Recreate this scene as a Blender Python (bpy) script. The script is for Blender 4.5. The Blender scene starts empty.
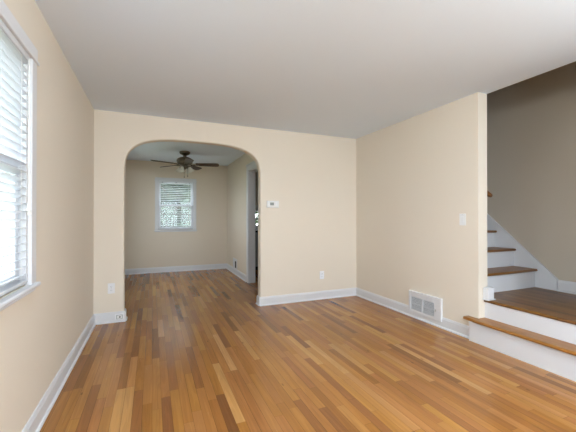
import bpy, bmesh, math, random
from mathutils import Vector, Matrix
random.seed(7)
SC = bpy.context.scene
COL = SC.collection
PI = math.pi

# ------------------------------------------------------------ camera, sky, exposure
cam_data = bpy.data.cameras.new('camera')
cam_data.sensor_width = 36.0
cam_data.lens = 321.48 / 576 * 36
cam_data.clip_start = 0.02
cam_data.clip_end = 300
cam = bpy.data.objects.new('camera', cam_data)
COL.objects.link(cam)
cam.location = (0, 0, 1.2115)
cam.rotation_euler = (math.radians(90) + 0.0044, 0, -math.radians(22.8534))
SC.camera = cam

world = bpy.data.worlds.new('world')
SC.world = world
world.use_nodes = True
wn = world.node_tree
wn.nodes.clear()
w_out = wn.nodes.new('ShaderNodeOutputWorld')
w_bg = wn.nodes.new('ShaderNodeBackground')
w_bg.inputs['Color'].default_value = (0.85, 0.92, 1.0, 1)
w_bg.inputs['Strength'].default_value = 7.5
wn.links.new(w_bg.outputs[0], w_out.inputs[0])

SC.view_settings.view_transform = 'Standard'
SC.view_settings.look = 'None'
SC.view_settings.gamma = 1.0
SC.view_settings.use_curve_mapping = False
SC.view_settings.exposure = 0.0

def portal(loc, rot, sx, sy):
    """Marks a window opening for daylight sampling; it gives off no light itself."""
    d = bpy.data.lights.new('window_portal', 'AREA')
    d.shape = 'RECTANGLE'; d.size = sx; d.size_y = sy
    d.cycles.is_portal = True
    o = bpy.data.objects.new('window_portal', d)
    COL.objects.link(o); o.location = loc; o.rotation_euler = rot

ADDED_LAMP_POWER = 216.0      # unseen ceiling lamps added behind the camera to even out the light

# ------------------------------------------------------------ main dimensions (metres)
L, R, B = -0.615, 2.937, 4.218        # left wall, right wall, archway wall
REAR = -1.9                           # wall behind the camera
H = 2.44
YE = 2.175                            # end of the right wall
RE = 3.065                            # its stairwell face
FX = 4.105                             # far wall of the stairwell
DB = 4.338                            # dining side of the archway wall
DY = 7.62                             # dining back wall
DR = 1.64                             # dining right wall
T = 0.12
LAND = 0.405                          # landing height
STEP1 = 0.225

# ------------------------------------------------------------ materials
def new_mat(name):
    m = bpy.data.materials.new(name); m.use_nodes = True
    nt = m.node_tree
    return m, nt, nt.nodes['Principled BSDF']

def paint(name, col, rough=0.6, bump=0.0, scale=180, spec=0.3, vary=0.0):
    m, nt, p = new_mat(name)
    p.inputs['Base Color'].default_value = (*col, 1)
    p.inputs['Roughness'].default_value = rough
    p.inputs['Specular IOR Level'].default_value = spec
    tc = nt.nodes.new('ShaderNodeTexCoord')
    n = nt.nodes.new('ShaderNodeTexNoise')
    n.inputs['Scale'].default_value = scale; n.inputs['Detail'].default_value = 3
    nt.links.new(tc.outputs['Object'], n.inputs['Vector'])
    if bump:
        b = nt.nodes.new('ShaderNodeBump')
        b.inputs['Strength'].default_value = bump; b.inputs['Distance'].default_value = 0.002
        nt.links.new(n.outputs['Fac'], b.inputs['Height'])
        nt.links.new(b.outputs['Normal'], p.inputs['Normal'])
    if vary:
        n2 = nt.nodes.new('ShaderNodeTexNoise'); n2.inputs['Scale'].default_value = 3.0
        nt.links.new(tc.outputs['Object'], n2.inputs['Vector'])
        mx = nt.nodes.new('ShaderNodeMix'); mx.data_type = 'RGBA'
        mx.inputs[6].default_value = (*[c * (1 - vary) for c in col], 1)
        mx.inputs[7].default_value = (*[min(1, c * (1 + vary)) for c in col], 1)
        nt.links.new(n2.outputs['Fac'], mx.inputs[0])
        nt.links.new(mx.outputs[2], p.inputs['Base Color'])
    return m

def metal(name, col, rough=0.35):
    m, nt, p = new_mat(name)
    p.inputs['Metallic'].default_value = 1.0
    p.inputs['Roughness'].default_value = rough
    tc = nt.nodes.new('ShaderNodeTexCoord')
    n = nt.nodes.new('ShaderNodeTexNoise'); n.inputs['Scale'].default_value = 60
    nt.links.new(tc.outputs['Object'], n.inputs['Vector'])
    mx = nt.nodes.new('ShaderNodeMix'); mx.data_type = 'RGBA'
    mx.inputs[6].default_value = (*[c * 0.8 for c in col], 1)
    mx.inputs[7].default_value = (*col, 1)
    nt.links.new(n.outputs['Fac'], mx.inputs[0])
    nt.links.new(mx.outputs[2], p.inputs['Base Color'])
    return m

def pane_mat():
    m = bpy.data.materials.new('window_glass'); m.use_nodes = True
    nt = m.node_tree; nt.nodes.clear()
    o = nt.nodes.new('ShaderNodeOutputMaterial')
    mix = nt.nodes.new('ShaderNodeMixShader'); mix.inputs[0].default_value = 0.06
    t = nt.nodes.new('ShaderNodeBsdfTransparent'); t.inputs[0].default_value = (0.96, 0.98, 0.97, 1)
    g = nt.nodes.new('ShaderNodeBsdfGlossy'); g.inputs['Roughness'].default_value = 0.02
    nt.links.new(t.outputs[0], mix.inputs[1]); nt.links.new(g.outputs[0], mix.inputs[2])
    nt.links.new(mix.outputs[0], o.inputs[0])
    return m

def wood_mat(name, axis='y', width=0.057, length=0.95, boards=True, dark=0.95, rough=0.22, tint=(1, 1, 1)):
    """Strip oak: boards run along the given axis; each strip has its own tone and grain."""
    m, nt, p = new_mat(name)
    N, K = nt.nodes, nt.links
    def math_(op, a, b=None, c=None):
        n = N.new('ShaderNodeMath'); n.operation = op
        for i, v in enumerate((a, b, c)):
            if v is None: continue
            if isinstance(v, (int, float)): n.inputs[i].default_value = v
            else: K.new(v, n.inputs[i])
        return n.outputs[0]
    tc = N.new('ShaderNodeTexCoord')
    sep = N.new('ShaderNodeSeparateXYZ'); K.new(tc.outputs['Object'], sep.inputs[0])
    X, Y = (sep.outputs[0], sep.outputs[1]) if axis == 'y' else (sep.outputs[1], sep.outputs[0])
    u = math_('DIVIDE', X, width)
    ui = math_('FLOOR', u)
    uf = math_('FRACT', u)
    wn1 = N.new('ShaderNodeTexWhiteNoise'); wn1.noise_dimensions = '1D'; K.new(ui, wn1.inputs['W'])
    off = math_('MULTIPLY', wn1.outputs['Value'], 7.3)
    lenv = math_('MULTIPLY_ADD', wn1.outputs['Value'], length * 0.5, length * 0.55)
    v = math_('ADD', math_('DIVIDE', Y, lenv), off)
    vi = math_('FLOOR', v)
    vf = math_('FRACT', v)
    comb = N.new('ShaderNodeCombineXYZ'); K.new(ui, comb.inputs[0]); K.new(vi, comb.inputs[1])
    wn2 = N.new('ShaderNodeTexWhiteNoise'); wn2.noise_dimensions = '3D'; K.new(comb.outputs[0], wn2.inputs['Vector'])
    rnd = wn2.outputs['Value']
    wsep = N.new('ShaderNodeSeparateColor'); K.new(wn2.outputs['Color'], wsep.inputs[0])
    # grain coordinates, shifted per board
    gx = math_('MULTIPLY_ADD', wsep.outputs[0], 31.0, math_('MULTIPLY', X, 22.0))
    gy = math_('MULTIPLY_ADD', wsep.outputs[1], 17.0, math_('MULTIPLY', Y, 1.1))
    gc = N.new('ShaderNodeCombineXYZ'); K.new(gx, gc.inputs[0]); K.new(gy, gc.inputs[1])
    g1 = N.new('ShaderNodeTexNoise'); g1.inputs['Scale'].default_value = 1.0
    g1.inputs['Detail'].default_value = 5; g1.inputs['Distortion'].default_value = 1.2
    K.new(gc.outputs[0], g1.inputs['Vector'])
    rings = math_('SINE', math_('MULTIPLY', g1.outputs['Fac'], 34.0))
    gc2 = N.new('ShaderNodeCombineXYZ')
    K.new(math_('MULTIPLY', gx, 14.0), gc2.inputs[0]); K.new(math_('MULTIPLY', gy, 3.5), gc2.inputs[1])
    g2 = N.new('ShaderNodeTexNoise'); g2.inputs['Scale'].default_value = 1.0; g2.inputs['Detail'].default_value = 2
    K.new(gc2.outputs[0], g2.inputs['Vector'])
    # patches of wear over several boards
    g3 = N.new('ShaderNodeTexNoise'); g3.inputs['Scale'].default_value = 1.3; g3.inputs['Detail'].default_value = 3
    K.new(tc.outputs['Object'], g3.inputs['Vector'])
    ramp = N.new('ShaderNodeValToRGB')
    cols = [(0.0, (0.205, 0.080, 0.021)), (0.08, (0.285, 0.114, 0.027)), (0.35, (0.37, 0.155, 0.034)),
            (0.65, (0.405, 0.176, 0.039)), (0.88, (0.46, 0.215, 0.052)), (1.0, (0.55, 0.285, 0.085))]
    e = ramp.color_ramp.elements
    while len(e) < len(cols): e.new(0.5)
    for el, (pos, c) in zip(e, cols):
        el.position = pos; el.color = (*[ci * dark * ti for ci, ti in zip(c, tint)], 1)
    if boards: K.new(rnd, ramp.inputs[0])
    else: ramp.inputs[0].default_value = 0.5
    # brightness factor
    f = math_('MULTIPLY_ADD', rings, 0.05, 0.87)
    f = math_('ADD', f, math_('MULTIPLY', g2.outputs['Fac'], 0.14))
    f = math_('ADD', f, math_('MULTIPLY', math_('SUBTRACT', g1.outputs['Fac'], 0.5), 0.5))
    f = math_('ADD', f, math_('MULTIPLY', math_('SUBTRACT', g3.outputs['Fac'], 0.5), 0.30))
    if boards:
        kc = N.new('ShaderNodeCombineXYZ'); K.new(math_('MULTIPLY', X, 16.0), kc.inputs[0]); K.new(math_('MULTIPLY', Y, 5.5), kc.inputs[1])
        vo = N.new('ShaderNodeTexVoronoi'); vo.inputs['Scale'].default_value = 1.0; K.new(kc.outputs[0], vo.inputs['Vector'])
        vs = N.new('ShaderNodeSeparateColor'); K.new(vo.outputs['Color'], vs.inputs[0])
        knot = math_('MULTIPLY', math_('LESS_THAN', vo.outputs['Distance'], 0.10), math_('GREATER_THAN', vs.outputs[0], 0.86))
        f = math_('MULTIPLY', f, math_('SUBTRACT', 1.0, math_('MULTIPLY', knot, 0.45)))
        eu = math_('MINIMUM', uf, math_('SUBTRACT', 1.0, uf))
        su = math_('LESS_THAN', eu, 0.024)
        ev = math_('MULTIPLY', math_('MINIMUM', vf, math_('SUBTRACT', 1.0, vf)), lenv)
        sv = math_('LESS_THAN', ev, 0.0011)
        seam = math_('MAXIMUM', su, sv)
        # seams are open only on some boards
        f = math_('MULTIPLY', f, math_('SUBTRACT', 1.0, math_('MULTIPLY', seam, math_('MULTIPLY_ADD', wsep.outputs[2], 0.60, 0.10))))
    hsv = N.new('ShaderNodeMix'); hsv.data_type = 'RGBA'; hsv.blend_type = 'MULTIPLY'; hsv.inputs[0].default_value = 1.0
    fc = N.new('ShaderNodeCombineXYZ')
    for i in range(3): K.new(f, fc.inputs[i])
    K.new(ramp.outputs[0], hsv.inputs[6]); K.new(fc.outputs[0], hsv.inputs[7])
    tin = N.new('ShaderNodeMix'); tin.data_type = 'RGBA'; tin.blend_type = 'MULTIPLY'; tin.inputs[0].default_value = 1.0
    tr = N.new('ShaderNodeMix'); tr.data_type = 'RGBA'
    tr.inputs[6].default_value = (1.03, 1.02, 0.88, 1); tr.inputs[7].default_value = (1.0, 0.95, 1.18, 1)
    K.new(wsep.outputs[1], tr.inputs[0])
    K.new(hsv.outputs[2], tin.inputs[6]); K.new(tr.outputs[2], tin.inputs[7])
    K.new(tin.outputs[2], p.inputs['Base Color'])
    K.new(math_('MULTIPLY_ADD', g2.outputs['Fac'], 0.14, rough - 0.05), p.inputs['Roughness'])
    p.inputs['Specular IOR Level'].default_value = 0.45
    p.inputs['Coat Weight'].default_value = 0.0
    p.inputs['Coat Roughness'].default_value = 0.22
    bmp = N.new('ShaderNodeBump'); bmp.inputs['Strength'].default_value = 0.12; bmp.inputs['Distance'].default_value = 0.002
    K.new(f, bmp.inputs['Height']); K.new(bmp.outputs['Normal'], p.inputs['Normal'])
    return m

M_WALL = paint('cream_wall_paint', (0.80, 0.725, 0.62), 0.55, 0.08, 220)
M_STAIRWALL = paint('shaded_stairwell_paint', (0.585, 0.52, 0.43), 0.6, 0.08, 220)  # wall paint darkened: the stairwell's shade is put into the colour
M_DINWALL = paint('cream_dining_paint', (0.77, 0.685, 0.57), 0.55, 0.08, 220)
M_CEIL = paint('white_ceiling_paint', (0.79, 0.875, 0.98), 0.8, 0.10, 160)
M_TRIM = paint('white_gloss_trim', (0.73, 0.74, 0.77), 0.35, 0, 60, 0.5)
M_PLASTIC = paint('white_plastic', (0.82, 0.82, 0.82), 0.35, 0, 60, 0.5)
M_OUTLET = paint('white_outlet_plastic', (0.86, 0.87, 0.90), 0.35, 0, 60, 0.5)
M_DARK = paint('dark_slot', (0.03, 0.03, 0.03), 0.6)
M_GREYSLOT = paint('grey_duct', (0.05, 0.05, 0.052), 0.7)
M_LCD = paint('grey_display', (0.30, 0.33, 0.33), 0.2)
def slat_mat():
    m, nt, p = new_mat('white_blind_slat')
    p.inputs['Base Color'].default_value = (0.85, 0.87, 0.90, 1); p.inputs['Roughness'].default_value = 0.4
    tl = nt.nodes.new('ShaderNodeBsdfTranslucent'); tl.inputs[0].default_value = (0.85, 0.88, 0.92, 1)
    mx = nt.nodes.new('ShaderNodeMixShader'); mx.inputs[0].default_value = 0.30
    nt.links.new(p.outputs[0], mx.inputs[1]); nt.links.new(tl.outputs[0], mx.inputs[2])
    nt.links.new(mx.outputs[0], nt.nodes['Material Output'].inputs[0])
    return m
M_SLAT = slat_mat() or paint('white_blind_slat', (0.85, 0.87, 0.90), 0.4, 0, 60, 0.4)
M_CORD = paint('white_cord', (0.80, 0.80, 0.78), 0.8)
M_BRONZE = metal('bronze_fan_metal', (0.20, 0.17, 0.13), 0.32)
M_STEEL = metal('brushed_steel', (0.55, 0.55, 0.55), 0.35)
M_BLADE = wood_mat('dark_walnut_blade', 'x', boards=False, dark=0.16, rough=0.40)
M_FLOOR = wood_mat('oak_strip_floor', 'y')
M_TREAD = wood_mat('oak_tread', 'y', boards=False, dark=0.85, rough=0.34)
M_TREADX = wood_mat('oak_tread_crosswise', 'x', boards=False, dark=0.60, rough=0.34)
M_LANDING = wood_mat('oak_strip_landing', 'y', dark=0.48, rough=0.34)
M_RAIL = wood_mat('brown_handrail_wood', 'y', boards=False, dark=0.35, rough=0.35)
M_GLASS = pane_mat()
M_GREYCAB = paint('grey_cabinet_paint', (0.40, 0.42, 0.44), 0.5)
M_BLACKTOP = paint('black_worktop', (0.02, 0.02, 0.022), 0.25, 0, 60, 0.5)
M_GRASS = paint('dry_lawn', (0.27, 0.29, 0.20), 0.9, 0.5, 40, 0.1, 0.35)
M_BARK = paint('grey_bark', (0.16, 0.12, 0.09), 0.9, 0.6, 30, 0.1, 0.3)
M_LEAF = paint('leaf_green', (0.075, 0.13, 0.035), 0.6, 0, 3, 0.3, 0.5)
M_LEAF2 = paint('leaf_blue_green', (0.05, 0.085, 0.045), 0.6, 0, 3, 0.3, 0.5)
M_EXT = paint('pale_exterior_siding', (0.75, 0.75, 0.73), 0.8)

m_, nt_, p_ = new_mat('frosted_glass_shade')
p_.inputs['Base Color'].default_value = (0.85, 0.82, 0.74, 1)
p_.inputs['Roughness'].default_value = 0.35
p_.inputs['Transmission Weight'].default_value = 0.2
p_.inputs['IOR'].default_value = 1.3
M_SHADE = m_
m_, nt_, p_ = new_mat('added_lamp_glass')
p_.inputs['Base Color'].default_value = (0.9, 0.88, 0.82, 1)
p_.inputs['Emission Color'].default_value = (1.0, 0.93, 0.82, 1)
p_.inputs['Emission Strength'].default_value = 4.0
M_LIT = m_

# ------------------------------------------------------------ mesh helpers
def bx(bm, lo, hi, bevel=0.0, seg=1):
    x0, y0, z0 = lo; x1, y1, z1 = hi
    v = [bm.verts.new(q) for q in ((x0, y0, z0), (x1, y0, z0), (x1, y1, z0), (x0, y1, z0),
                                   (x0, y0, z1), (x1, y0, z1), (x1, y1, z1), (x0, y1, z1))]
    fs = [bm.faces.new([v[i] for i in q]) for q in ((0, 3, 2, 1), (4, 5, 6, 7), (0, 1, 5, 4), (1, 2, 6, 5), (2, 3, 7, 6), (3, 0, 4, 7))]
    if bevel:
        es = list({e for f in fs for e in f.edges})
        bmesh.ops.bevel(bm, geom=es, offset=bevel, segments=seg, profile=0.5, affect='EDGES')
    return bm

def box(lo, hi, bevel=0.0, seg=1): return bx(bmesh.new(), lo, hi, bevel, seg)

def extrude_profile(bm, prof, origin, along, out, length, up=Vector((0, 0, 1))):
    """A closed profile (distance from wall, height) swept straight along a wall."""
    along = Vector(along); out = Vector(out); o = Vector(origin)
    a = [bm.verts.new(o + out * d + up * h) for d, h in prof]
    b = [bm.verts.new(o + out * d + up * h + along * length) for d, h in prof]
    n = len(prof)
    for i in range(n):
        bm.faces.new((a[i], a[(i + 1) % n], b[(i + 1) % n], b[i]))
    bm.faces.new(a); bm.faces.new(b)
    return bm

def lathe(bm, prof, centre, seg=24, axis=None):
    """Surface of revolution; prof is (radius, height) pairs; axis: optional matrix."""
    c = Vector(centre); rings = []
    for r, z in prof:
        ring = []
        for k in range(seg):
            a = 2 * PI * k / seg
            q = Vector((r * math.cos(a), r * math.sin(a), z))
            if axis is not None: q = axis @ q
            ring.append(bm.verts.new(c + q))
        rings.append(ring)
    for a, b in zip(rings, rings[1:]):
        for k in range(seg):
            bm.faces.new((a[k], a[(k + 1) % seg], b[(k + 1) % seg], b[k]))
    if prof[0][0] > 1e-6: bm.faces.new(list(reversed(rings[0])))
    if prof[-1][0] > 1e-6: bm.faces.new(rings[-1])
    return bm

def tube(bm, pts, r, seg=8):
    pts = [Vector(q) for q in pts]; rs = r if isinstance(r, (list, tuple)) else [r] * len(pts)
    rings = []
    for i, q in enumerate(pts):
        d = (pts[min(i + 1, len(pts) - 1)] - pts[max(i - 1, 0)]).normalized()
        ref = Vector((0, 0, 1)) if abs(d.z) < 0.9 else Vector((1, 0, 0))
        s = d.cross(ref).normalized(); t = s.cross(d)
        rings.append([bm.verts.new(q + (s * math.cos(2 * PI * k / seg) + t * math.sin(2 * PI * k / seg)) * rs[i]) for k in range(seg)])
    for a, b in zip(rings, rings[1:]):
        for k in range(seg): bm.faces.new((a[k], a[(k + 1) % seg], b[(k + 1) % seg], b[k]))
    bm.faces.new(list(reversed(rings[0]))); bm.faces.new(rings[-1])
    return bm

WORLD_LOC = {}
def obj(name, bm, mat, parent=None, smooth=False, loc=None):
    """Links bm (given in world coordinates) as one mesh object."""
    base = Vector(WORLD_LOC.get(parent.name, (0, 0, 0))) if parent else Vector((0, 0, 0))
    if loc is not None: base = Vector(loc)
    bmesh.ops.translate(bm, verts=bm.verts, vec=-base)
    bmesh.ops.recalc_face_normals(bm, faces=bm.faces)
    me = bpy.data.meshes.new(name); bm.to_mesh(me); bm.free()
    me.materials.append(mat)
    if smooth:
        for f in me.polygons: f.use_smooth = True
    o = bpy.data.objects.new(name, me); COL.objects.link(o)
    if parent: o.parent = parent
    elif loc is not None: o.location = loc
    WORLD_LOC[o.name] = base
    return o

def tag(o, label=None, cat=None, group=None, kind=None):
    if label: o['label'] = label
    if cat: o['category'] = cat
    if group: o['group'] = group
    if kind: o['kind'] = kind
    return o

def thing(name, loc, label, cat, group=None):
    o = bpy.data.objects.new(name, None); COL.objects.link(o)
    o.location = loc; o.empty_display_size = 0.1
    WORLD_LOC[o.name] = Vector(loc)
    return tag(o, label, cat, group)

def struct(name, bm, mat, parent=None, label=None, cat=None):
    o = obj(name, bm, mat, parent)
    if not parent: tag(o, label, cat, kind='structure')
    return o

def struct_root(name, loc, label=None, cat=None):
    o = bpy.data.objects.new(name, None); COL.objects.link(o)
    o.location = loc; o.empty_display_size = 0.1
    WORLD_LOC[o.name] = Vector(loc)
    return tag(o, label, cat, kind='structure')

def smooth_by_angle(o, deg=35):
    me = o.data
    for f in me.polygons: f.use_smooth = True
    bm = bmesh.new(); bm.from_mesh(me)
    for e in bm.edges:
        if len(e.link_faces) == 2 and e.calc_face_angle(0) > math.radians(deg): e.smooth = False
    bm.to_mesh(me); bm.free()

# ------------------------------------------------------------ floor and ceiling
struct('floor', box((L - T, REAR - T, -0.10), (RE, DY + T, 0.0)), M_FLOOR,
       label='oak strip floor running from the living room through the arch', cat='floor')
struct('ceiling', box((L - T, REAR - T, H), (RE, DY + T, H + 0.28)), M_CEIL,
       label='flat white ceiling over living and dining rooms', cat='ceiling')

# ------------------------------------------------------------ walls with openings
def wall_x(name, x0, x1, ya, yb, z0, z1, holes, mat, label):
    """Wall across x (thickness x0..x1), running ya..yb, rectangular holes (y0,y1,z0,z1)."""
    bm = bmesh.new()
    ys = sorted({ya, yb, *[h[0] for h in holes], *[h[1] for h in holes]})
    for a, b in zip(ys, ys[1:]):
        hs = [h for h in holes if h[0] <= a and h[1] >= b]
        if not hs: bx(bm, (x0, a, z0), (x1, b, z1))
        else:
            h = hs[0]
            if h[2] > z0: bx(bm, (x0, a, z0), (x1, b, h[2]))
            if h[3] < z1: bx(bm, (x0, a, h[3]), (x1, b, z1))
    bmesh.ops.remove_doubles(bm, verts=bm.verts, dist=1e-5)
    return struct(name, bm, mat, label=label, cat='wall')

def wall_y(name, y0, y1, xa, xb, z0, z1, holes, mat, label):
    bm = bmesh.new()
    xs = sorted({xa, xb, *[h[0] for h in holes], *[h[1] for h in holes]})
    for a, b in zip(xs, xs[1:]):
        hs = [h for h in holes if h[0] <= a and h[1] >= b]
        if not hs: bx(bm, (a, y0, z0), (b, y1, z1))
        else:
            h = hs[0]
            if h[2] > z0: bx(bm, (a, y0, z0), (b, y1, h[2]))
            if h[3] < z1: bx(bm, (a, y0, h[3]), (b, y1, z1))
    bmesh.ops.remove_doubles(bm, verts=bm.verts, dist=1e-5)
    return struct(name, bm, mat, label=label, cat='wall')

W1 = (1.17, 2.118, 0.856, 2.068)        # living window opening in the left wall (y0,y1,z0,z1)
W2 = (-1.20, -0.235, 0.885, 2.045)      # a second one behind the camera, unseen, guessed to light the room
WR = (0.35, 2.15, 0.70, 2.05)           # unseen front window behind the camera, added for its daylight (x0,x1)
WD = (0.105, 0.870, 0.935, 2.030)       # dining window (x0,x1,z0,z1)
WK = (2.02, 2.72, 0.955, 1.42)           # kitchen window
W6 = (5.35, 6.55, 0.885, 2.045)         # unseen dining side window, a guess added to brighten that room
wall_x('wall_left', L - T, L, REAR - T, DY + T, 0, H, [W1, W2, W6], M_WALL, 'cream wall on the left with the near window')
wall_y('wall_rear', REAR - T, REAR, L, R, 0, H, [WR], M_WALL, 'cream wall behind the viewpoint')
wall_x('wall_right', R, RE, YE, DY + T, 0, H, [], M_WALL, 'cream wall on the right ending at the stairs')
wall_x('wall_front_right', R, RE, REAR - T, 0.95, 0, H, [], M_WALL, 'cream wall nearer than the stairs')
wall_y('wall_dining_back', DY, DY + T, L, RE, 0, H, [WD, WK], M_DINWALL, 'cream back wall of the dining room with its window')
DK = (4.95, 5.76, 0.0, 2.07)            # doorway from the dining room to the kitchen
wall_x('wall_dining_right', DR, DR + T, DB - 0.005, DY, 0, H, [DK], M_DINWALL, 'cream side wall of the dining room with a doorway')

# arch wall
AX0, AX1 = -0.304, 1.364
SPR, RISEA, NA = 1.72, 0.455, 3.3
AC, AH = (AX0 + AX1) / 2, (AX1 - AX0) / 2
# centre line of the opening: left jamb, superelliptic head, right jamb, each point with its normal into the wall
line = [(AX0, 0.0, -1.0, 0.0)]
n = 96
for k in range(n + 1):
    t = PI - PI * k / n
    ct, s_t = math.cos(t), math.sin(t)
    x = math.copysign(abs(ct) ** (2 / NA), ct); z = abs(s_t) ** (2 / NA)
    nx = math.copysign(abs(x) ** (NA - 1) / AH, x); nz = z ** (NA - 1) / RISEA
    l = math.hypot(nx, nz)
    line.append((AC + AH * x, SPR + RISEA * z, nx / l, nz / l))
line.append((AX1, 0.0, 1.0, 0.0))
LIP = 0.018
zt = H + 0.02
bm = bmesh.new()
def ring(off, y): return [bm.verts.new((x + nx * off, y, z + nz * off)) for x, z, nx, nz in line]
rings = []
for k in range(5):
    a = PI / 2 * k / 4
    rings.append(ring(LIP * (1 - math.sin(a)), B + LIP * (1 - math.cos(a))))
for k in range(4, -1, -1):
    a = PI / 2 * k / 4
    rings.append(ring(LIP * (1 - math.sin(a)), DB - LIP * (1 - math.cos(a))))
for a, b in zip(rings, rings[1:]):
    for i in range(len(line) - 1): bm.faces.new((a[i], a[i + 1], b[i + 1], b[i]))
for rg, y in ((rings[0], B), (rings[-1], DB)):
    head = rg[1:-1]
    top = [bm.verts.new((v.co.x, y, zt)) for v in head]
    for i in range(len(head) - 1):
        if head[i + 1].co.x - head[i].co.x > 1e-7: bm.faces.new((head[i], head[i + 1], top[i + 1], top[i]))
    for foot, hd, tp, xe in ((rg[0], head[0], top[0], L - 0.02), (rg[-1], head[-1], top[-1], R + 0.02)):
        c0 = bm.verts.new((xe, y, 0)); c1 = bm.verts.new((xe, y, zt))
        bm.faces.new((foot, hd, tp, c1, c0))
o = struct('wall_back', bm, M_WALL, label='cream wall with the rounded archway into the dining room', cat='wall')
for f in o.data.polygons:
    f.use_smooth = f.area < 0.02

# stairwell shell
SY0, SY1, ST = 0.95, 5.3, 5.0
wall_x('wall_stairwell', FX, FX + T, SY0 - T, SY1 + T, 0, ST, [], M_STAIRWALL, 'far wall of the stairwell, darkened for shade')
wall_y('wall_stairwell_near', SY0 - T, SY0, RE, FX, 0, ST, [], M_STAIRWALL, 'near wall of the stairwell, darkened for shade')
wall_y('wall_stairwell_far', SY1, SY1 + T, RE, FX, 0, ST, [], M_STAIRWALL, 'end wall of the stairwell, darkened for shade')
wall_x('wall_stairwell_upper', RE - T, RE, SY0 - T, SY1 + T, H + 0.28, ST, [], M_STAIRWALL, 'upper stairwell wall over the room ceiling, darkened for shade')
struct('ceiling_stairwell', box((RE - T, SY0 - T, ST), (FX + T, SY1 + T, ST + 0.1)), M_CEIL,
       label='white ceiling at the top of the stairwell', cat='ceiling')
# exterior ground is outside; floor slab under the stairs
struct('floor_stairwell', box((RE, SY0 - T, -0.10), (FX + T, SY1 + T, 0.0)), M_FLOOR,
       label='floor under the stairs', cat='floor')

# ------------------------------------------------------------ baseboards
BH, BT = 0.118, 0.016
BP = [(0, 0), (BT + 0.013, 0), (BT + 0.013, 0.006), (BT + 0.009, 0.014), (BT, 0.019), (BT, BH - 0.022),
      (BT - 0.004, BH - 0.014), (BT - 0.006, BH - 0.006), (BT - 0.010, BH), (0, BH)]
def baseboard(name, runs, label):
    bm = bmesh.new()
    for (x, y), al, out, ln in runs:
        extrude_profile(bm, BP, (x, y, 0), (*al, 0), (*out, 0), ln)
    return struct(name, bm, M_TRIM, label=label, cat='baseboard')
e_ = BT + 0.013
baseboard('baseboard_left', [((L, REAR), (0, 1), (1, 0), B - REAR)], 'white baseboard along the left wall')
baseboard('baseboard_arch_left', [((L, B), (1, 0), (0, -1), AX0 - L + 0.016), ((AX0, B), (0, 1), (1, 0), DB - B)],
          'short white baseboard wrapping the left pier of the arch')
baseboard('baseboard_arch_right', [((AX1 - 0.016, B), (1, 0), (0, -1), R - AX1 + 0.016), ((AX1, B), (0, 1), (-1, 0), DB - B)],
          'white baseboard from the arch to the right corner')
baseboard('baseboard_right', [((R, YE + 0.035), (0, 1), (-1, 0), B - YE - 0.035)], 'white baseboard along the right wall')
baseboard('baseboard_rear', [((L, REAR), (1, 0), (0, 1), R - L)], 'white baseboard behind the viewpoint')
baseboard('baseboard_dining_back', [((L, DY), (1, 0), (0, -1), DR - L)], 'white baseboard below the dining window')
baseboard('baseboard_dining_left', [((L, DB), (0, 1), (1, 0), DY - DB)], 'white baseboard on the dining left wall')
baseboard('baseboard_dining_right', [((DR, DK[1] + 0.105), (0, 1), (-1, 0), DY - DK[1] - 0.105),
                                     ((DR, DB), (0, 1), (-1, 0), DK[0] - 0.105 - DB)], 'white baseboard on the dining right wall')
baseboard('baseboard_kitchen', [((R, DB), (0, 1), (-1, 0), DY - DB)], 'white baseboard in the kitchen')

# ------------------------------------------------------------ kitchen doorway casing
d1 = struct_root('door_1', (DR, (DK[0] + DK[1]) / 2, 0), 'white cased doorway from dining room to kitchen', 'doorway')
CW = 0.10
bm = bmesh.new()
bx(bm, (DR - 0.02, DK[1], 0), (DR, DK[1] + CW, DK[3] + CW), 0.004)
bx(bm, (DR - 0.02, DK[0] - CW, 0), (DR, DK[0], DK[3] + CW), 0.004)
bx(bm, (DR - 0.02, DK[0], DK[3]), (DR, DK[1], DK[3] + CW), 0.004)
bx(bm, (DR - 0.028, DK[0] - CW - 0.012, DK[3] + CW), (DR, DK[1] + CW + 0.012, DK[3] + CW + 0.022), 0.003)
obj('casing', bm, M_TRIM, d1)
bm = bmesh.new()
bx(bm, (DR - 0.002, DK[1] - 0.02, 0), (DR + T + 0.002, DK[1], DK[3]))
bx(bm, (DR - 0.002, DK[0], 0), (DR + T + 0.002, DK[0] + 0.02, DK[3]))
bx(bm, (DR - 0.002, DK[0] + 0.02, DK[3] - 0.02), (DR + T + 0.002, DK[1] - 0.02, DK[3]))
obj('door_jamb', bm, M_TRIM, d1)

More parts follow.
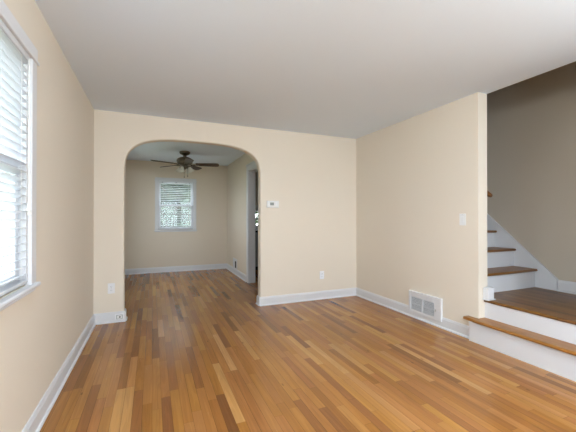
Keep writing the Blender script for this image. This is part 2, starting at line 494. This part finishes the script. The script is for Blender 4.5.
# ------------------------------------------------------------ windows
def window(name, wall, a0, a1, z0, z1, face, inward, label, casing=0.11, mullion=False, apron=0.07, head=0.095):
    """Double-hung window. wall 'x': plane x=face, spans y; wall 'y': plane y=face, spans x.
    inward = +1/-1, direction of the room along the wall normal."""
    s = inward
    def P(a, d, z): return (face + s * d, a, z) if wall == 'x' else (a, face + s * d, z)
    def BX(bm, a_0, a_1, d0, d1, z_0, z_1, bev=0.0):
        p, q = P(a_0, d0, z_0), P(a_1, d1, z_1)
        bx(bm, tuple(min(i, j) for i, j in zip(p, q)), tuple(max(i, j) for i, j in zip(p, q)), bev)
    root = struct_root(name, P((a0 + a1) / 2, 0, z0), label, 'window')
    bm = bmesh.new()
    BX(bm, a0 - casing, a0, 0, 0.020, z0 - 0.01, z1, 0.003)
    BX(bm, a1, a1 + casing, 0, 0.020, z0 - 0.01, z1, 0.003)
    BX(bm, a0 - casing, a1 + casing, 0, 0.024, z1, z1 + head, 0.003)
    BX(bm, a0 - casing - 0.012, a1 + casing + 0.012, 0, 0.030, z1 - 0.006, z1 + 0.010, 0.003)
    obj('casing', bm, M_TRIM, root)
    bm = bmesh.new()
    BX(bm, a0 - casing - 0.02, a1 + casing + 0.02, -0.03, 0.038, z0 - 0.026, z0 - 0.004, 0.006)
    obj('window_sill', bm, M_TRIM, root)
    bm = bmesh.new()
    BX(bm, a0 - casing - 0.005, a1 + casing + 0.005, 0, 0.016, z0 - apron, z0 - 0.026, 0.004)
    obj('apron', bm, M_TRIM, root)
    bm = bmesh.new()
    BX(bm, a0, a0 + 0.02, -T, 0.0, z0, z1); BX(bm, a1 - 0.02, a1, -T, 0.0, z0, z1)
    BX(bm, a0 + 0.02, a1 - 0.02, -T, 0.0, z1 - 0.02, z1); BX(bm, a0 + 0.02, a1 - 0.02, -T - 0.02, -0.03, z0, z0 + 0.02)
    obj('window_frame', bm, M_TRIM, root)
    spans = [(a0 + 0.02, a1 - 0.02)]
    if mullion:
        c = (a0 + a1) / 2
        bm = bmesh.new(); BX(bm, c - 0.05, c + 0.05, -T, 0.018, z0, z1, 0.003); obj('mullion', bm, M_TRIM, root)
        spans = [(a0 + 0.02, c - 0.05), (c + 0.05, a1 - 0.02)]
    zm = (z0 + z1) / 2 - 0.005
    for (b0, b1) in spans:
        for (zl, zh, d0, d1) in ((zm - 0.02, z1 - 0.02, -0.095, -0.065), (z0 + 0.02, zm + 0.02, -0.062, -0.032)):
            bm = bmesh.new(); w = 0.042
            BX(bm, b0, b0 + w, d0, d1, zl, zh, 0.003); BX(bm, b1 - w, b1, d0, d1, zl, zh, 0.003)
            BX(bm, b0 + w, b1 - w, d0, d1, zl, zl + w, 0.003); BX(bm, b0 + w, b1 - w, d0, d1, zh - w, zh, 0.003)
            sash = obj('sash', bm, M_TRIM, root)
            bm = bmesh.new(); dm = (d0 + d1) / 2
            BX(bm, b0 + w - 0.005, b1 - w + 0.005, dm - 0.002, dm + 0.002, zl + w - 0.005, zh - w + 0.005)
            obj('pane', bm, M_GLASS, sash)
    return root
window('window_1', 'x', *W1, L, 1, 'white framed window with deep sill at the left edge of the picture', casing=0.075, head=0.075, apron=0.05)
window('window_2', 'x', *W2, L, 1, 'white framed window behind the viewpoint, added for daylight')
window('window_3', 'y', *WD, DY, -1, 'white framed sash window on the dining back wall', casing=0.055, apron=0.045, head=0.06)
window('window_4', 'y', *WK, DY, -1, 'white framed window glimpsed in the kitchen', casing=0.06)
window('window_5', 'y', *WR, REAR, 1, 'wide front window behind the viewpoint, added for daylight', mullion=True)
window('window_6', 'x', *W6, L, 1, 'guessed white framed window in the dining side wall, added for daylight')
portal((L - T - 0.03, sum(W6[:2]) / 2, sum(W6[2:]) / 2), (0, -PI / 2, 0), W6[3] - W6[2], W6[1] - W6[0])
portal((L - T - 0.03, sum(W1[:2]) / 2, sum(W1[2:]) / 2), (0, -PI / 2, 0), W1[3] - W1[2], W1[1] - W1[0])
portal((L - T - 0.03, sum(W2[:2]) / 2, sum(W2[2:]) / 2), (0, -PI / 2, 0), W2[3] - W2[2], W2[1] - W2[0])
portal((sum(WD[:2]) / 2, DY + T + 0.03, sum(WD[2:]) / 2), (-PI / 2, 0, 0), WD[1] - WD[0], WD[3] - WD[2])
portal((sum(WK[:2]) / 2, DY + T + 0.03, sum(WK[2:]) / 2), (-PI / 2, 0, 0), WK[1] - WK[0], WK[3] - WK[2])
portal((sum(WR[:2]) / 2, REAR - T - 0.03, sum(WR[2:]) / 2), (PI / 2, 0, 0), WR[1] - WR[0], WR[3] - WR[2])

# ------------------------------------------------------------ blinds
def blind(wall, a0, a1, z0, z1, face, inward, depth, label, tilt=0.35, group=None, pitch=0.044, cords=(0.12, 0.88), pull=True, slat_w=0.05):
    s = inward
    def P(a, d, z): return (face + s * d, a, z) if wall == 'x' else (a, face + s * d, z)
    def BX(bm, a_0, a_1, d0, d1, z_0, z_1, bev=0.0):
        p, q = P(a_0, d0, z_0), P(a_1, d1, z_1)
        bx(bm, tuple(min(i, j) for i, j in zip(p, q)), tuple(max(i, j) for i, j in zip(p, q)), bev)
    root = thing('window_blind', P((a0 + a1) / 2, depth, z0), label, 'blind', group)
    bm = bmesh.new(); BX(bm, a0, a1, depth - 0.028, depth + 0.028, z1 - 0.034, z1, 0.004)
    hr = obj('head_rail', bm, M_SLAT, root)
    for t in (0.10, 0.5, 0.9):
        a = a0 + (a1 - a0) * t
        bm = bmesh.new()
        BX(bm, a - 0.012, a + 0.012, depth - 0.012, depth + 0.012, z1 - 0.040, z1 - 0.0342)
        obj('cord_guide', bm, M_DARK, hr)
    bm = bmesh.new(); BX(bm, a0 + 0.004, a1 - 0.004, depth - 0.025, depth + 0.025, z0, z0 + 0.018, 0.004)
    obj('bottom_rail', bm, M_SLAT, root)
    bm = bmesh.new()
    z = z0 + 0.040
    while z < z1 - 0.047:
        k = 5; th = 0.0014; A, Bv = [], []
        for e0, lst in ((a0 + 0.004, A), (a1 - 0.004, Bv)):
            for side in (1, -1):
                rng = range(k + 1) if side == 1 else range(k, -1, -1)
                for i in rng:
                    t = (i / k - 0.5)
                    d = t * slat_w * math.cos(tilt); zz = -t * slat_w * math.sin(tilt) + 0.004 * (1 - 4 * t * t)
                    lst.append(bm.verts.new(P(e0, depth + d, z + zz + side * th)))
        nn = len(A)
        for i in range(nn): bm.faces.new((A[i], A[(i + 1) % nn], Bv[(i + 1) % nn], Bv[i]))
        for i in range(k):
            for lst in (A, Bv): bm.faces.new((lst[i], lst[i + 1], lst[nn - 2 - i], lst[nn - 1 - i]))
        z += pitch
    obj('slats', bm, M_SLAT, root)
    for t in cords:
        a = a0 + (a1 - a0) * t
        bm = bmesh.new()
        for dd in (-0.026, 0.026):
            BX(bm, a - 0.0014, a + 0.0014, depth + dd - 0.0007, depth + dd + 0.0007, z0 + 0.018, z1 - 0.04)
        obj('ladder_cord', bm, M_CORD, root)
    if pull:
        bm = bmesh.new()
        a = a1 - 0.045
        for k2, da in enumerate((0, 0.012)):
            q0 = P(a + da, depth + 0.036, z1 - 0.03); q1 = P(a + da, depth + 0.036, z1 - 0.78 - 0.02 * k2)
            tube(bm, [q0, q1], 0.0014, 6)
        pc = obj('pull_cord', bm, M_CORD, root)
        for k2, da in enumerate((0, 0.012)):
            c = P(a + da, depth + 0.036, z1 - 0.82 - 0.02 * k2)
            bm = lathe(bmesh.new(), [(0.002, 0.04), (0.005, 0.035), (0.009, 0.006), (0.008, 0.0)], c, 12)
            obj('tassel', bm, M_CORD, pc)
    return root
blind('x', W1[0] + 0.022, W1[1] - 0.022, W1[2] + 0.012, W1[3] - 0.004, L, 1, -0.012, 'white horizontal blind in the window at the left edge of the picture',
      tilt=-0.32, pitch=0.041)
blind('y', WD[0] + 0.024, WD[1] - 0.024, WD[2] + 0.012, WD[3] - 0.004, DY, -1, -0.006, 'white horizontal blind in the window under the ceiling fan',
      tilt=-0.12, pitch=0.040, slat_w=0.044)

# ------------------------------------------------------------ staircase
st = thing('staircase', (R, 1.6, 0), 'oak staircase with white risers turning at a landing on the right', 'stairs')
YS0, YS1 = SY0, 2.225
FR = 2.325                                # first riser of the upper flight
def nosed(bm, lo, hi, side, r=None):
    """A board whose one edge (side '-x' or '-y') is rounded."""
    x0, y0, z0 = lo; x1, y1, z1 = hi; h = (z1 - z0) / 2
    prof = []
    for k in range(7):
        a = PI / 2 + PI * k / 6
        prof.append((h * math.cos(a), (z0 + z1) / 2 + h * math.sin(a)))
    if side == '-x':
        p = [(x0 + h + d, z) for d, z in prof] + [(x1, z0), (x1, z1)]
        A = [bm.verts.new((x, y0, z)) for x, z in p]; Bq = [bm.verts.new((x, y1, z)) for x, z in p]
    else:
        p = [(y0 + h + d, z) for d, z in prof] + [(y1, z0), (y1, z1)]
        A = [bm.verts.new((x0, y, z)) for y, z in p]; Bq = [bm.verts.new((x1, y, z)) for y, z in p]
    n = len(p)
    for i in range(n): bm.faces.new((A[i], A[(i + 1) % n], Bq[(i + 1) % n], Bq[i]))
    bm.faces.new(A); bm.faces.new(Bq)
    return bm
TH = 0.028
X1, X2 = 2.878, 3.045                      # faces of the two risers that look into the room
YS0 = SY0 + 0.002
bm = box((X1, YS0, 0), (R - 0.0005, YS1 + 0.008, STEP1 - TH)); obj('riser', bm, M_TRIM, st)
bm = bmesh.new(); bx(bm, (X1 - 0.0, YS1, 0), (R - 0.001, YS1 + 0.0005, STEP1 - TH)); bm.free()
bm = nosed(bmesh.new(), (X1 - 0.035, YS0, STEP1 - TH), (X2 + 0.005, YE - 0.002, STEP1), '-x')
bx(bm, (X1 - 0.020, YE - 0.002, STEP1 - TH), (R - 0.001, YS1 + 0.062, STEP1), 0.006)
obj('tread', bm, M_TREAD, st)
bm = box((X2 - 0.02, YS0, STEP1), (X2 + 0.02, YE - 0.002, LAND - TH))
obj('riser', bm, M_TRIM, st)
bm = nosed(bmesh.new(), (X2 - 0.035, YS0, LAND - TH), (FX - 0.001, YE - 0.002, LAND), '-x')
bx(bm, (RE + 0.002, YE - 0.002, LAND - TH), (FX - 0.001, FR + 0.02, LAND))
obj('landing', bm, M_LANDING, st)
# upper flight rises away from the camera between the walls
RISE, RUN = 0.213, 0.236
NT = 10
z = LAND
for k in range(NT):
    y = FR + k * RUN
    obj('riser', box((RE + 0.002, y, z), (FX - 0.022, y + 0.02, z + RISE - TH)), M_TRIM, st)
    z += RISE
    obj('tread', nosed(bmesh.new(), (RE + 0.002, y - 0.030, z - TH), (FX - 0.022, y + RUN + 0.02, z), '-y'), M_TREADX, st)
# skirt board on the far wall: raking part plus level part over the landing
def poly_prism_x(bm, pts, x0, x1):
    a = [bm.verts.new((x0, y, z)) for y, z in pts]; b = [bm.verts.new((x1, y, z)) for y, z in pts]
    n = len(pts)
    for i in range(n): bm.faces.new((a[i], a[(i + 1) % n], b[(i + 1) % n], b[i]))
    bm.faces.new(a); bm.faces.new(list(reversed(b)))
    return bm
sl = RISE / RUN
ytop = FR + 2.3
ysk = 2.105
zk = 0.512
bm = poly_prism_x(bmesh.new(), [(ysk, LAND + 0.001), (FR, LAND + 0.001), (ytop, LAND + 0.001 + (ytop - FR) * sl),
                                (ytop, zk + (ytop - ysk) * sl), (ysk, zk)], FX - 0.021, FX - 0.001)
poly_prism_x(bm, [(ysk - 0.006, zk), (ytop, zk + (ytop - ysk + 0.006) * sl), (ytop, zk + 0.022 + (ytop - ysk + 0.006) * sl), (ysk - 0.006, zk + 0.022)], FX - 0.028, FX - 0.001)
obj('skirt_board', bm, M_TRIM, st)
# landing baseboard (level), far wall
bm = bmesh.new()
extrude_profile(bm, [(d, h * 1.05) for d, h in BP], (FX, SY0, LAND), (0, 1, 0), (-1, 0, 0), ysk - 0.004 - SY0)
extrude_profile(bm, [(d, h * 1.05) for d, h in BP], (X2 + 0.0, SY0, LAND), (1, 0, 0), (0, 1, 0), FX - X2)
struct('baseboard_landing', bm, M_TRIM, label='white baseboard around the stair landing', cat='baseboard')
# white block capping the foot of the wall end, standing on the landing
struct('trim_1', box((RE - 0.070, YE - 0.060, LAND + 0.012), (RE + 0.015, YE - 0.001, LAND + 0.118), 0.004), M_TRIM,
       label='small white block at the foot of the wall end on the landing', cat='trim')
struct('trim_2', box((RE - 0.078, YE - 0.070, LAND), (RE + 0.026, YE - 0.001, LAND + 0.012), 0.003), M_TRIM,
       label='thin white base strip under the corner block', cat='trim')
# handrail on the stair side of the right wall
hr = thing('handrail', (RE, 2.36, 1.40), 'dark brown wooden handrail whose rounded end peeks past the wall edge by the stairs', 'handrail')
HX = RE + 0.075
bm = tube(bmesh.new(), [(HX, 2.185, 1.428), (HX, 2.20, 1.435), (HX, 3.6, 1.435 + 1.4 * sl), (HX, 4.6, 1.435 + 2.4 * sl)], [0.017, 0.022, 0.022, 0.022], 14)
o = obj('rail', bm, M_RAIL, hr); smooth_by_angle(o, 50)
for yb in (2.62, 3.6, 4.4):
    zb = 1.435 + (yb - 2.20) * sl
    obj('bracket', tube(bmesh.new(), [(RE + 0.001, yb, zb - 0.07), (RE + 0.03, yb, zb - 0.07), (HX, yb, zb - 0.02)], 0.006, 8), M_BRONZE, hr)

# ------------------------------------------------------------ ceiling fan in the dining room
FXc, FYc = 0.555, 6.28
fan = thing('ceiling_fan', (FXc, FYc, H), 'bronze ceiling fan with five dark blades and a light kit', 'ceiling fan')
o = obj('canopy', lathe(bmesh.new(), [(0.095, H - 0.001), (0.097, H - 0.02), (0.085, H - 0.045), (0.05, H - 0.065), (0.04, H - 0.07)], (FXc, FYc, 0), 32), M_BRONZE, fan); smooth_by_angle(o)
o = obj('down_rod', lathe(bmesh.new(), [(0.03, H - 0.07), (0.03, H - 0.10)], (FXc, FYc, 0), 20), M_BRONZE, fan)
mz = H - 0.10
o = obj('motor_housing', lathe(bmesh.new(), [(0.03, mz), (0.075, mz - 0.006), (0.125, mz - 0.03), (0.145, mz - 0.06), (0.148, mz - 0.085),
                                             (0.138, mz - 0.092), (0.140, mz - 0.110), (0.115, mz - 0.135), (0.09, mz - 0.15), (0.05, mz - 0.155)], (FXc, FYc, 0), 40), M_BRONZE, fan)
smooth_by_angle(o)
BZ = mz - 0.145
for k in range(5):
    ang = math.radians(201 - 72 * k)
    Rz = Matrix.Rotation(ang, 3, 'Z'); Tx = Matrix.Rotation(math.radians(-16), 3, 'X')
    def place(bm):
        for v in bm.verts: v.co = Rz @ v.co + Vector((FXc, FYc, BZ))
    bm = bmesh.new()
    for s_ in (-1, 1):
        tube(bm, [(0.07, 0.012 * s_, 0.008), (0.13, 0.022 * s_, -0.004), (0.19, 0.035 * s_, -0.002), (0.245, 0.012 * s_, 0.0)], 0.006, 6)
    bx(bm, (0.20, -0.04, -0.0045), (0.26, 0.04, 0.0), 0.001)
    place(bm)
    arm = obj('blade_arm', bm, M_BRONZE, fan)
    # blade outline
    outl = [(0.20, -0.048), (0.30, -0.056), (0.50, -0.066), (0.58, -0.068), (0.612, -0.055), (0.625, -0.025), (0.625, 0.025),
            (0.612, 0.055), (0.58, 0.068), (0.50, 0.066), (0.30, 0.056), (0.20, 0.048)]
    bm = bmesh.new()
    a = [bm.verts.new(Tx @ Vector((x, y, 0.003))) for x, y in outl]; b = [bm.verts.new(Tx @ Vector((x, y, 0.012))) for x, y in outl]
    n = len(outl)
    for i in range(n): bm.faces.new((a[i], a[(i + 1) % n], b[(i + 1) % n], b[i]))
    bm.faces.new(list(reversed(a))); bm.faces.new(b)
    place(bm)
    obj('blade', bm, M_BLADE, fan)
kz = mz - 0.155
o = obj('light_fitter', lathe(bmesh.new(), [(0.05, kz), (0.062, kz - 0.012), (0.062, kz - 0.04), (0.045, kz - 0.058), (0.018, kz - 0.066), (0.012, kz - 0.078), (0.0, kz - 0.082)], (FXc, FYc, 0), 28), M_BRONZE, fan)
smooth_by_angle(o)
for k in range(4):
    ang = math.radians(225 + 90 * k + 12)
    dv = Vector((math.cos(ang), math.sin(ang), 0))
    c0 = Vector((FXc, FYc, kz - 0.03)) + dv * 0.058
    c1 = c0 + dv * 0.035 + Vector((0, 0, -0.012))
    sock = obj('socket_arm', tube(bmesh.new(), [c0, c0 + dv * 0.02, c1], [0.010, 0.011, 0.020], 12), M_BRONZE, fan)
    axv = (dv * 0.45 + Vector((0, 0, -0.9))).normalized()
    q = Vector((0, 0, 1)).rotation_difference(axv).to_matrix()
    sh = obj('lamp_shade', lathe(bmesh.new(), [(0.020, 0.0), (0.026, 0.012), (0.036, 0.035), (0.044, 0.062), (0.056, 0.085), (0.053, 0.085),
                                              (0.041, 0.062), (0.033, 0.035), (0.023, 0.014), (0.016, 0.004)], c1, 24, q), M_SHADE, fan)
    smooth_by_angle(sh, 60)
    obj('light_bulb', lathe(bmesh.new(), [(0.009, 0.005), (0.012, 0.02), (0.019, 0.04), (0.019, 0.052), (0.010, 0.066), (0.0, 0.068)], c1, 16, q), M_PLASTIC, fan, smooth=True)
for dx, ln in ((-0.012, 0.17), (0.05, 0.15)):
    c = Vector((FXc + dx, FYc - 0.02, kz - 0.05))
    pc = obj('pull_chain', tube(bmesh.new(), [c, c - Vector((0, 0, ln))], 0.0022, 6), M_BRONZE, fan)
    obj('chain_knob', lathe(bmesh.new(), [(0.003, 0.012), (0.007, 0.004), (0.007, -0.012), (0.003, -0.02)], c - Vector((0, 0, ln)), 12), M_BRONZE, pc)

# ------------------------------------------------------------ fittings on the walls
def outlet(cx, cz, label, name='wall_outlet'):
    r = thing(name, (cx, B, cz), label, 'outlet', None)
    y = B
    obj('cover_plate', box((cx - 0.036, y - 0.006, cz - 0.059), (cx + 0.036, y, cz + 0.059), 0.002, 2), M_OUTLET, r)
    for s_ in (-1, 1):
        zc = cz + s_ * 0.020
        rec = obj('receptacle', box((cx - 0.017, y - 0.0085, zc - 0.014), (cx + 0.017, y - 0.006, zc + 0.014), 0.001), M_OUTLET, r)
        bm = bmesh.new()
        bx(bm, (cx - 0.008, y - 0.0092, zc - 0.004), (cx - 0.0058, y - 0.0084, zc + 0.006))
        bx(bm, (cx + 0.0058, y - 0.0092, zc - 0.004), (cx + 0.008, y - 0.0084, zc + 0.006))
        bx(bm, (cx - 0.002, y - 0.0092, zc - 0.010), (cx + 0.002, y - 0.0084, zc - 0.006))
        obj('slot', bm, M_DARK, rec)
    obj('screw', lathe(bmesh.new(), [(0.003, 0), (0.003, 0.001), (0.0, 0.0015)], (cx, y - 0.006, cz), 10, Matrix.Rotation(PI / 2, 3, 'X')), M_STEEL, r)
outlet(-0.437, 0.392, 'white duplex outlet on the narrow wall left of the arch')
outlet(2.323, 0.354, 'white duplex outlet on the wall between the arch and the right corner')

# thermostat
tcx, tcz = 1.543, 1.394
t = thing('thermostat', (tcx, B, tcz), 'white rectangular thermostat right of the archway', 'thermostat')
obj('body', box((tcx - 0.088, B - 0.026, tcz - 0.048), (tcx + 0.088, B, tcz + 0.048), 0.006, 2), M_PLASTIC, t)
tag(obj('display', box((tcx - 0.045, B - 0.0275, tcz - 0.016), (tcx + 0.012, B - 0.0255, tcz + 0.024)), M_LCD, t), 'grey display')
bm = bmesh.new()
for k in range(3): bx(bm, (tcx + 0.035, B - 0.029, tcz - 0.022 + k * 0.02), (tcx + 0.06, B - 0.0255, tcz - 0.012 + k * 0.02), 0.0008)
obj('button', bm, M_OUTLET, t)
obj('cover_flap', box((tcx - 0.06, B - 0.0285, tcz - 0.040), (tcx + 0.03, B - 0.0255, tcz - 0.024), 0.0008), M_PLASTIC, t)

# light switch on the right wall near the stairs
syc, szc = 2.345, 1.19
s = thing('light_switch', (R, syc, szc), 'white light switch near the end of the right wall', 'switch')
obj('cover_plate', box((R - 0.006, syc - 0.036, szc - 0.060), (R, syc + 0.036, szc + 0.060), 0.002, 2), M_PLASTIC, s)
obj('rocker', box((R - 0.010, syc - 0.016, szc - 0.033), (R - 0.0055, syc + 0.016, szc + 0.033), 0.0015), M_PLASTIC, s)
obj('screw', lathe(bmesh.new(), [(0.003, 0), (0.003, 0.001), (0.0, 0.0015)], (R - 0.006, syc, szc + 0.048), 10, Matrix.Rotation(-PI / 2, 3, 'Y')), M_STEEL, s)

# return air grille on the right wall
va, vb_, vz0, vz1 = 2.592, 3.075, 0.066, 0.318
v = thing('air_vent', (R, (va + vb_) / 2, vz0), 'white return air grille set over the baseboard of the right wall', 'vent')
bm = bmesh.new(); xo = R - 0.031
fy0, fy1, fz0, fz1 = va + 0.095, vb_ - 0.035, vz0 + 0.035, vz1 - 0.065
bx(bm, (xo, va, vz0), (R - 0.001, fy0, vz1), 0.003); bx(bm, (xo, fy1, vz0), (R - 0.001, vb_, vz1), 0.003)
bx(bm, (xo, fy0, vz0), (R - 0.001, fy1, fz0), 0.003); bx(bm, (xo, fy0, fz1), (R - 0.001, fy1, vz1), 0.003)
obj('vent_frame', bm, M_TRIM, v)
tag(obj('duct_back', box((R - 0.006, fy0, fz0), (R - 0.001, fy1, fz1)), M_GREYSLOT, v), 'dark grey duct behind the louvres')
bm = bmesh.new(); k = 0; zz = fz0 + 0.008
while zz < fz1 - 0.004:
    bm2 = poly = [(R - 0.029, zz + 0.000), (R - 0.029, zz + 0.0015), (R - 0.012, zz + 0.009), (R - 0.012, zz + 0.0075)]
    a = [bm.verts.new((x, fy0, z_)) for x, z_ in poly]; b = [bm.verts.new((x, fy1, z_)) for x, z_ in poly]
    for i in range(4): bm.faces.new((a[i], a[(i + 1) % 4], b[(i + 1) % 4], b[i]))
    bm.faces.new(a); bm.faces.new(b)
    zz += 0.0165
obj('louvres', bm, M_TRIM, v)
fm = (fy0 + fy1) / 2
bm = box((xo + 0.0005, fm - 0.009, fz0), (R - 0.005, fm + 0.009, fz1), 0.002)
bx(bm, (xo + 0.0008, fy0, (fz0 + fz1) / 2 - 0.004), (R - 0.005, fy1, (fz0 + fz1) / 2 + 0.004), 0.001)
obj('mullion', bm, M_TRIM, v)
obj('lever', box((xo - 0.008, fy0 - 0.030, 0.5 * (fz0 + fz1) - 0.012), (xo + 0.001, fy0 - 0.022, 0.5 * (fz0 + fz1) + 0.012), 0.001), M_STEEL, v)

# small register low on the dining right wall
ry, rz = 6.80, 0.215
g = thing('wall_register', (DR, ry, rz), 'small white register with a dark slot low on the dining side wall', 'vent')
obj('cover_plate', box((DR - 0.012, ry - 0.17, rz - 0.095), (DR, ry + 0.17, rz + 0.115), 0.003), M_TRIM, g)
tag(obj('slot', box((DR - 0.014, ry - 0.125, rz - 0.075), (DR - 0.0115, ry - 0.02, rz + 0.065)), M_DARK, g), 'dark open slot')
obj('damper', box((DR - 0.016, ry - 0.01, rz - 0.06), (DR - 0.0115, ry + 0.13, rz + 0.05), 0.001), M_TRIM, g)

# jack plate on the baseboard beside the arch
jx, jz = -0.350, 0.062
bfy = B - BT
j = thing('jack_plate', (jx, bfy, jz), 'small white cable jack box on the baseboard at the left foot of the arch', 'jack')
obj('cover_plate', box((jx - 0.046, bfy - 0.018, jz - 0.034), (jx + 0.046, bfy, jz + 0.034), 0.003, 2), M_OUTLET, j)
obj('rim', box((jx - 0.032, bfy - 0.0205, jz - 0.024), (jx + 0.032, bfy - 0.0175, jz + 0.024), 0.001), M_LCD, j)
obj('inset', box((jx - 0.026, bfy - 0.0212, jz - 0.019), (jx + 0.026, bfy - 0.0203, jz + 0.019)), M_PLASTIC, j)
tag(obj('socket', lathe(bmesh.new(), [(0.009, 0), (0.009, 0.003), (0.0, 0.003)], (jx + 0.004, bfy - 0.0211, jz), 16, Matrix.Rotation(PI / 2, 3, 'X')), M_DARK, j), 'dark round socket')

# ------------------------------------------------------------ kitchen glimpsed through the doorway
cb = thing('kitchen_cabinet', (2.35, 7.3, 0), 'grey base cabinet glimpsed through the kitchen doorway', 'cabinet')
obj('cabinet_body', box((1.85, 7.03, 0.09), (2.90, DY - 0.002, 0.868)), M_GREYCAB, cb)
obj('plinth', box((1.85, 7.09, 0.0), (2.90, DY - 0.04, 0.09)), M_DARK, cb)
for k in range(2):
    x0 = 1.87 + k * 0.515
    dr = obj('door', box((x0, 7.010, 0.12), (x0 + 0.50, 7.030, 0.66), 0.003), M_GREYCAB, cb)
    hx = x0 + (0.46 if k == 0 else 0.04)
    obj('handle', tube(bmesh.new(), [(hx, 7.010, 0.60), (hx, 6.985, 0.60), (hx, 6.985, 0.50), (hx, 7.010, 0.50)], 0.005, 8), M_STEEL, dr)
    dw = obj('drawer', box((x0, 7.010, 0.68), (x0 + 0.50, 7.030, 0.85), 0.003), M_GREYCAB, cb)
    obj('handle', tube(bmesh.new(), [(x0 + 0.20, 7.010, 0.765), (x0 + 0.20, 6.985, 0.765), (x0 + 0.30, 6.985, 0.765), (x0 + 0.30, 7.010, 0.765)], 0.005, 8), M_STEEL, dw)
wt = obj('worktop', box((1.80, 6.99, 0.870), (R - 0.002, DY - 0.002, 0.908), 0.004), M_BLACKTOP)
tag(wt, 'black worktop on the grey kitchen cabinet', 'worktop')

# ------------------------------------------------------------ ceiling lamp behind the camera (unseen, added to light the room)
for lx, ly, share, lab in ((-0.12, -0.45, 0.42, 'added round flush ceiling lamp behind the viewpoint, nearer the left wall'),
                           (2.0, -0.50, 0.58, 'added round flush ceiling lamp behind the viewpoint, nearer the right wall')):
    lamp = thing('added_ceiling_lamp', (lx, ly, H), lab, 'lamp', 'added ceiling lamps')
    obj('lamp_base', lathe(bmesh.new(), [(0.17, H - 0.001), (0.17, H - 0.025), (0.15, H - 0.03)], (lx, ly, 0), 32), M_STEEL, lamp)
    obj('lamp_shade', lathe(bmesh.new(), [(0.15, H - 0.03), (0.148, H - 0.05), (0.12, H - 0.085), (0.07, H - 0.105), (0.0, H - 0.112)], (lx, ly, 0), 32), M_LIT, lamp, smooth=True)
    ld = bpy.data.lights.new('added_lamp_light', 'POINT')
    ld.energy = ADDED_LAMP_POWER * share; ld.shadow_soft_size = 0.2; ld.color = (0.83, 0.935, 1.03)
    lo = bpy.data.objects.new('added_lamp_light', ld); COL.objects.link(lo); lo.location = (lx, ly, H - 0.40)

# ------------------------------------------------------------ outdoors
struct('ground', box((-40, -30, -0.75), (40, 60, -0.55)), M_GRASS, label='lawn outside the windows', cat='lawn')
def tree(x, y, h, cr, mat, label, seed, low=0.3, leaves=2600):
    rnd = random.Random(seed)
    root = thing('garden_tree', (x, y, -0.55), label, 'tree')
    g0 = -0.55
    bm = bmesh.new()
    tube(bm, [(x, y, g0), (x + 0.05, y, g0 + h * 0.3), (x - 0.05, y + 0.05, g0 + h * 0.6), (x, y, g0 + h * 0.9)], [0.16, 0.13, 0.09, 0.03], 10)
    for k in range(7):
        a = rnd.uniform(0, 2 * PI); z0 = g0 + h * rnd.uniform(0.3, 0.7); r = cr * 0.75
        tube(bm, [(x, y, z0), (x + r * 0.5 * math.cos(a), y + r * 0.5 * math.sin(a), z0 + h * 0.10), (x + r * math.cos(a), y + r * math.sin(a), z0 + h * 0.16)], [0.05, 0.035, 0.012], 6)
    obj('trunk', bm, M_BARK, root)
    bm = bmesh.new()
    blobs = [(Vector((rnd.gauss(0, cr * 0.42), rnd.gauss(0, cr * 0.42), g0 + h * rnd.uniform(low, 0.98))), cr * rnd.uniform(0.28, 0.45)) for _ in range(60)]
    for _ in range(leaves):
        c, r = rnd.choice(blobs)
        d = Vector((rnd.gauss(0, 1), rnd.gauss(0, 1), rnd.gauss(0, 1))).normalized() * r * rnd.uniform(0.6, 1.0) ** 0.5
        q = c + d + Vector((x, y, 0))
        if q.z < g0 + 0.05: continue
        u = Vector((rnd.gauss(0, 1), rnd.gauss(0, 1), rnd.gauss(0, 1))).normalized()
        w = u.cross(Vector((rnd.gauss(0, 1), rnd.gauss(0, 1), rnd.gauss(0, 1)))).normalized()
        sz = rnd.uniform(0.09, 0.20)
        bm.faces.new([bm.verts.new(q + u * sz), bm.verts.new(q + w * sz * 0.5), bm.verts.new(q - u * sz), bm.verts.new(q - w * sz * 0.5)])
    obj('crown', bm, mat, root)
tree(0.75, 14.0, 4.0, 1.5, M_LEAF2, 'dark leafy tree seen in the middle of the dining window', 1, 0.05, 6000)
tree(4.6, 17.5, 6.2, 1.7, M_LEAF, 'tall tree seen at the right of the dining window', 2, 0.05, 6000)
tree(-2.6, 18.5, 6.0, 1.9, M_LEAF, 'tall tree seen at the left of the dining window', 3, 0.05, 5000)
tree(1.4, 27.0, 10.0, 3.4, M_LEAF, 'broad green tree farthest behind the dining window', 7, 0.02, 8000)
tree(5.9, 14.0, 3.6, 1.2, M_LEAF2, 'tree outside the kitchen window', 4, 0.05, 3000)
tree(-5.2, 11.0, 2.2, 1.3, M_LEAF2, 'low tree outside the window at the left edge', 5, 0.05)
tree(-9.5, 15.0, 3.0, 1.6, M_LEAF, 'farther tree outside the window at the left edge', 6, 0.1)
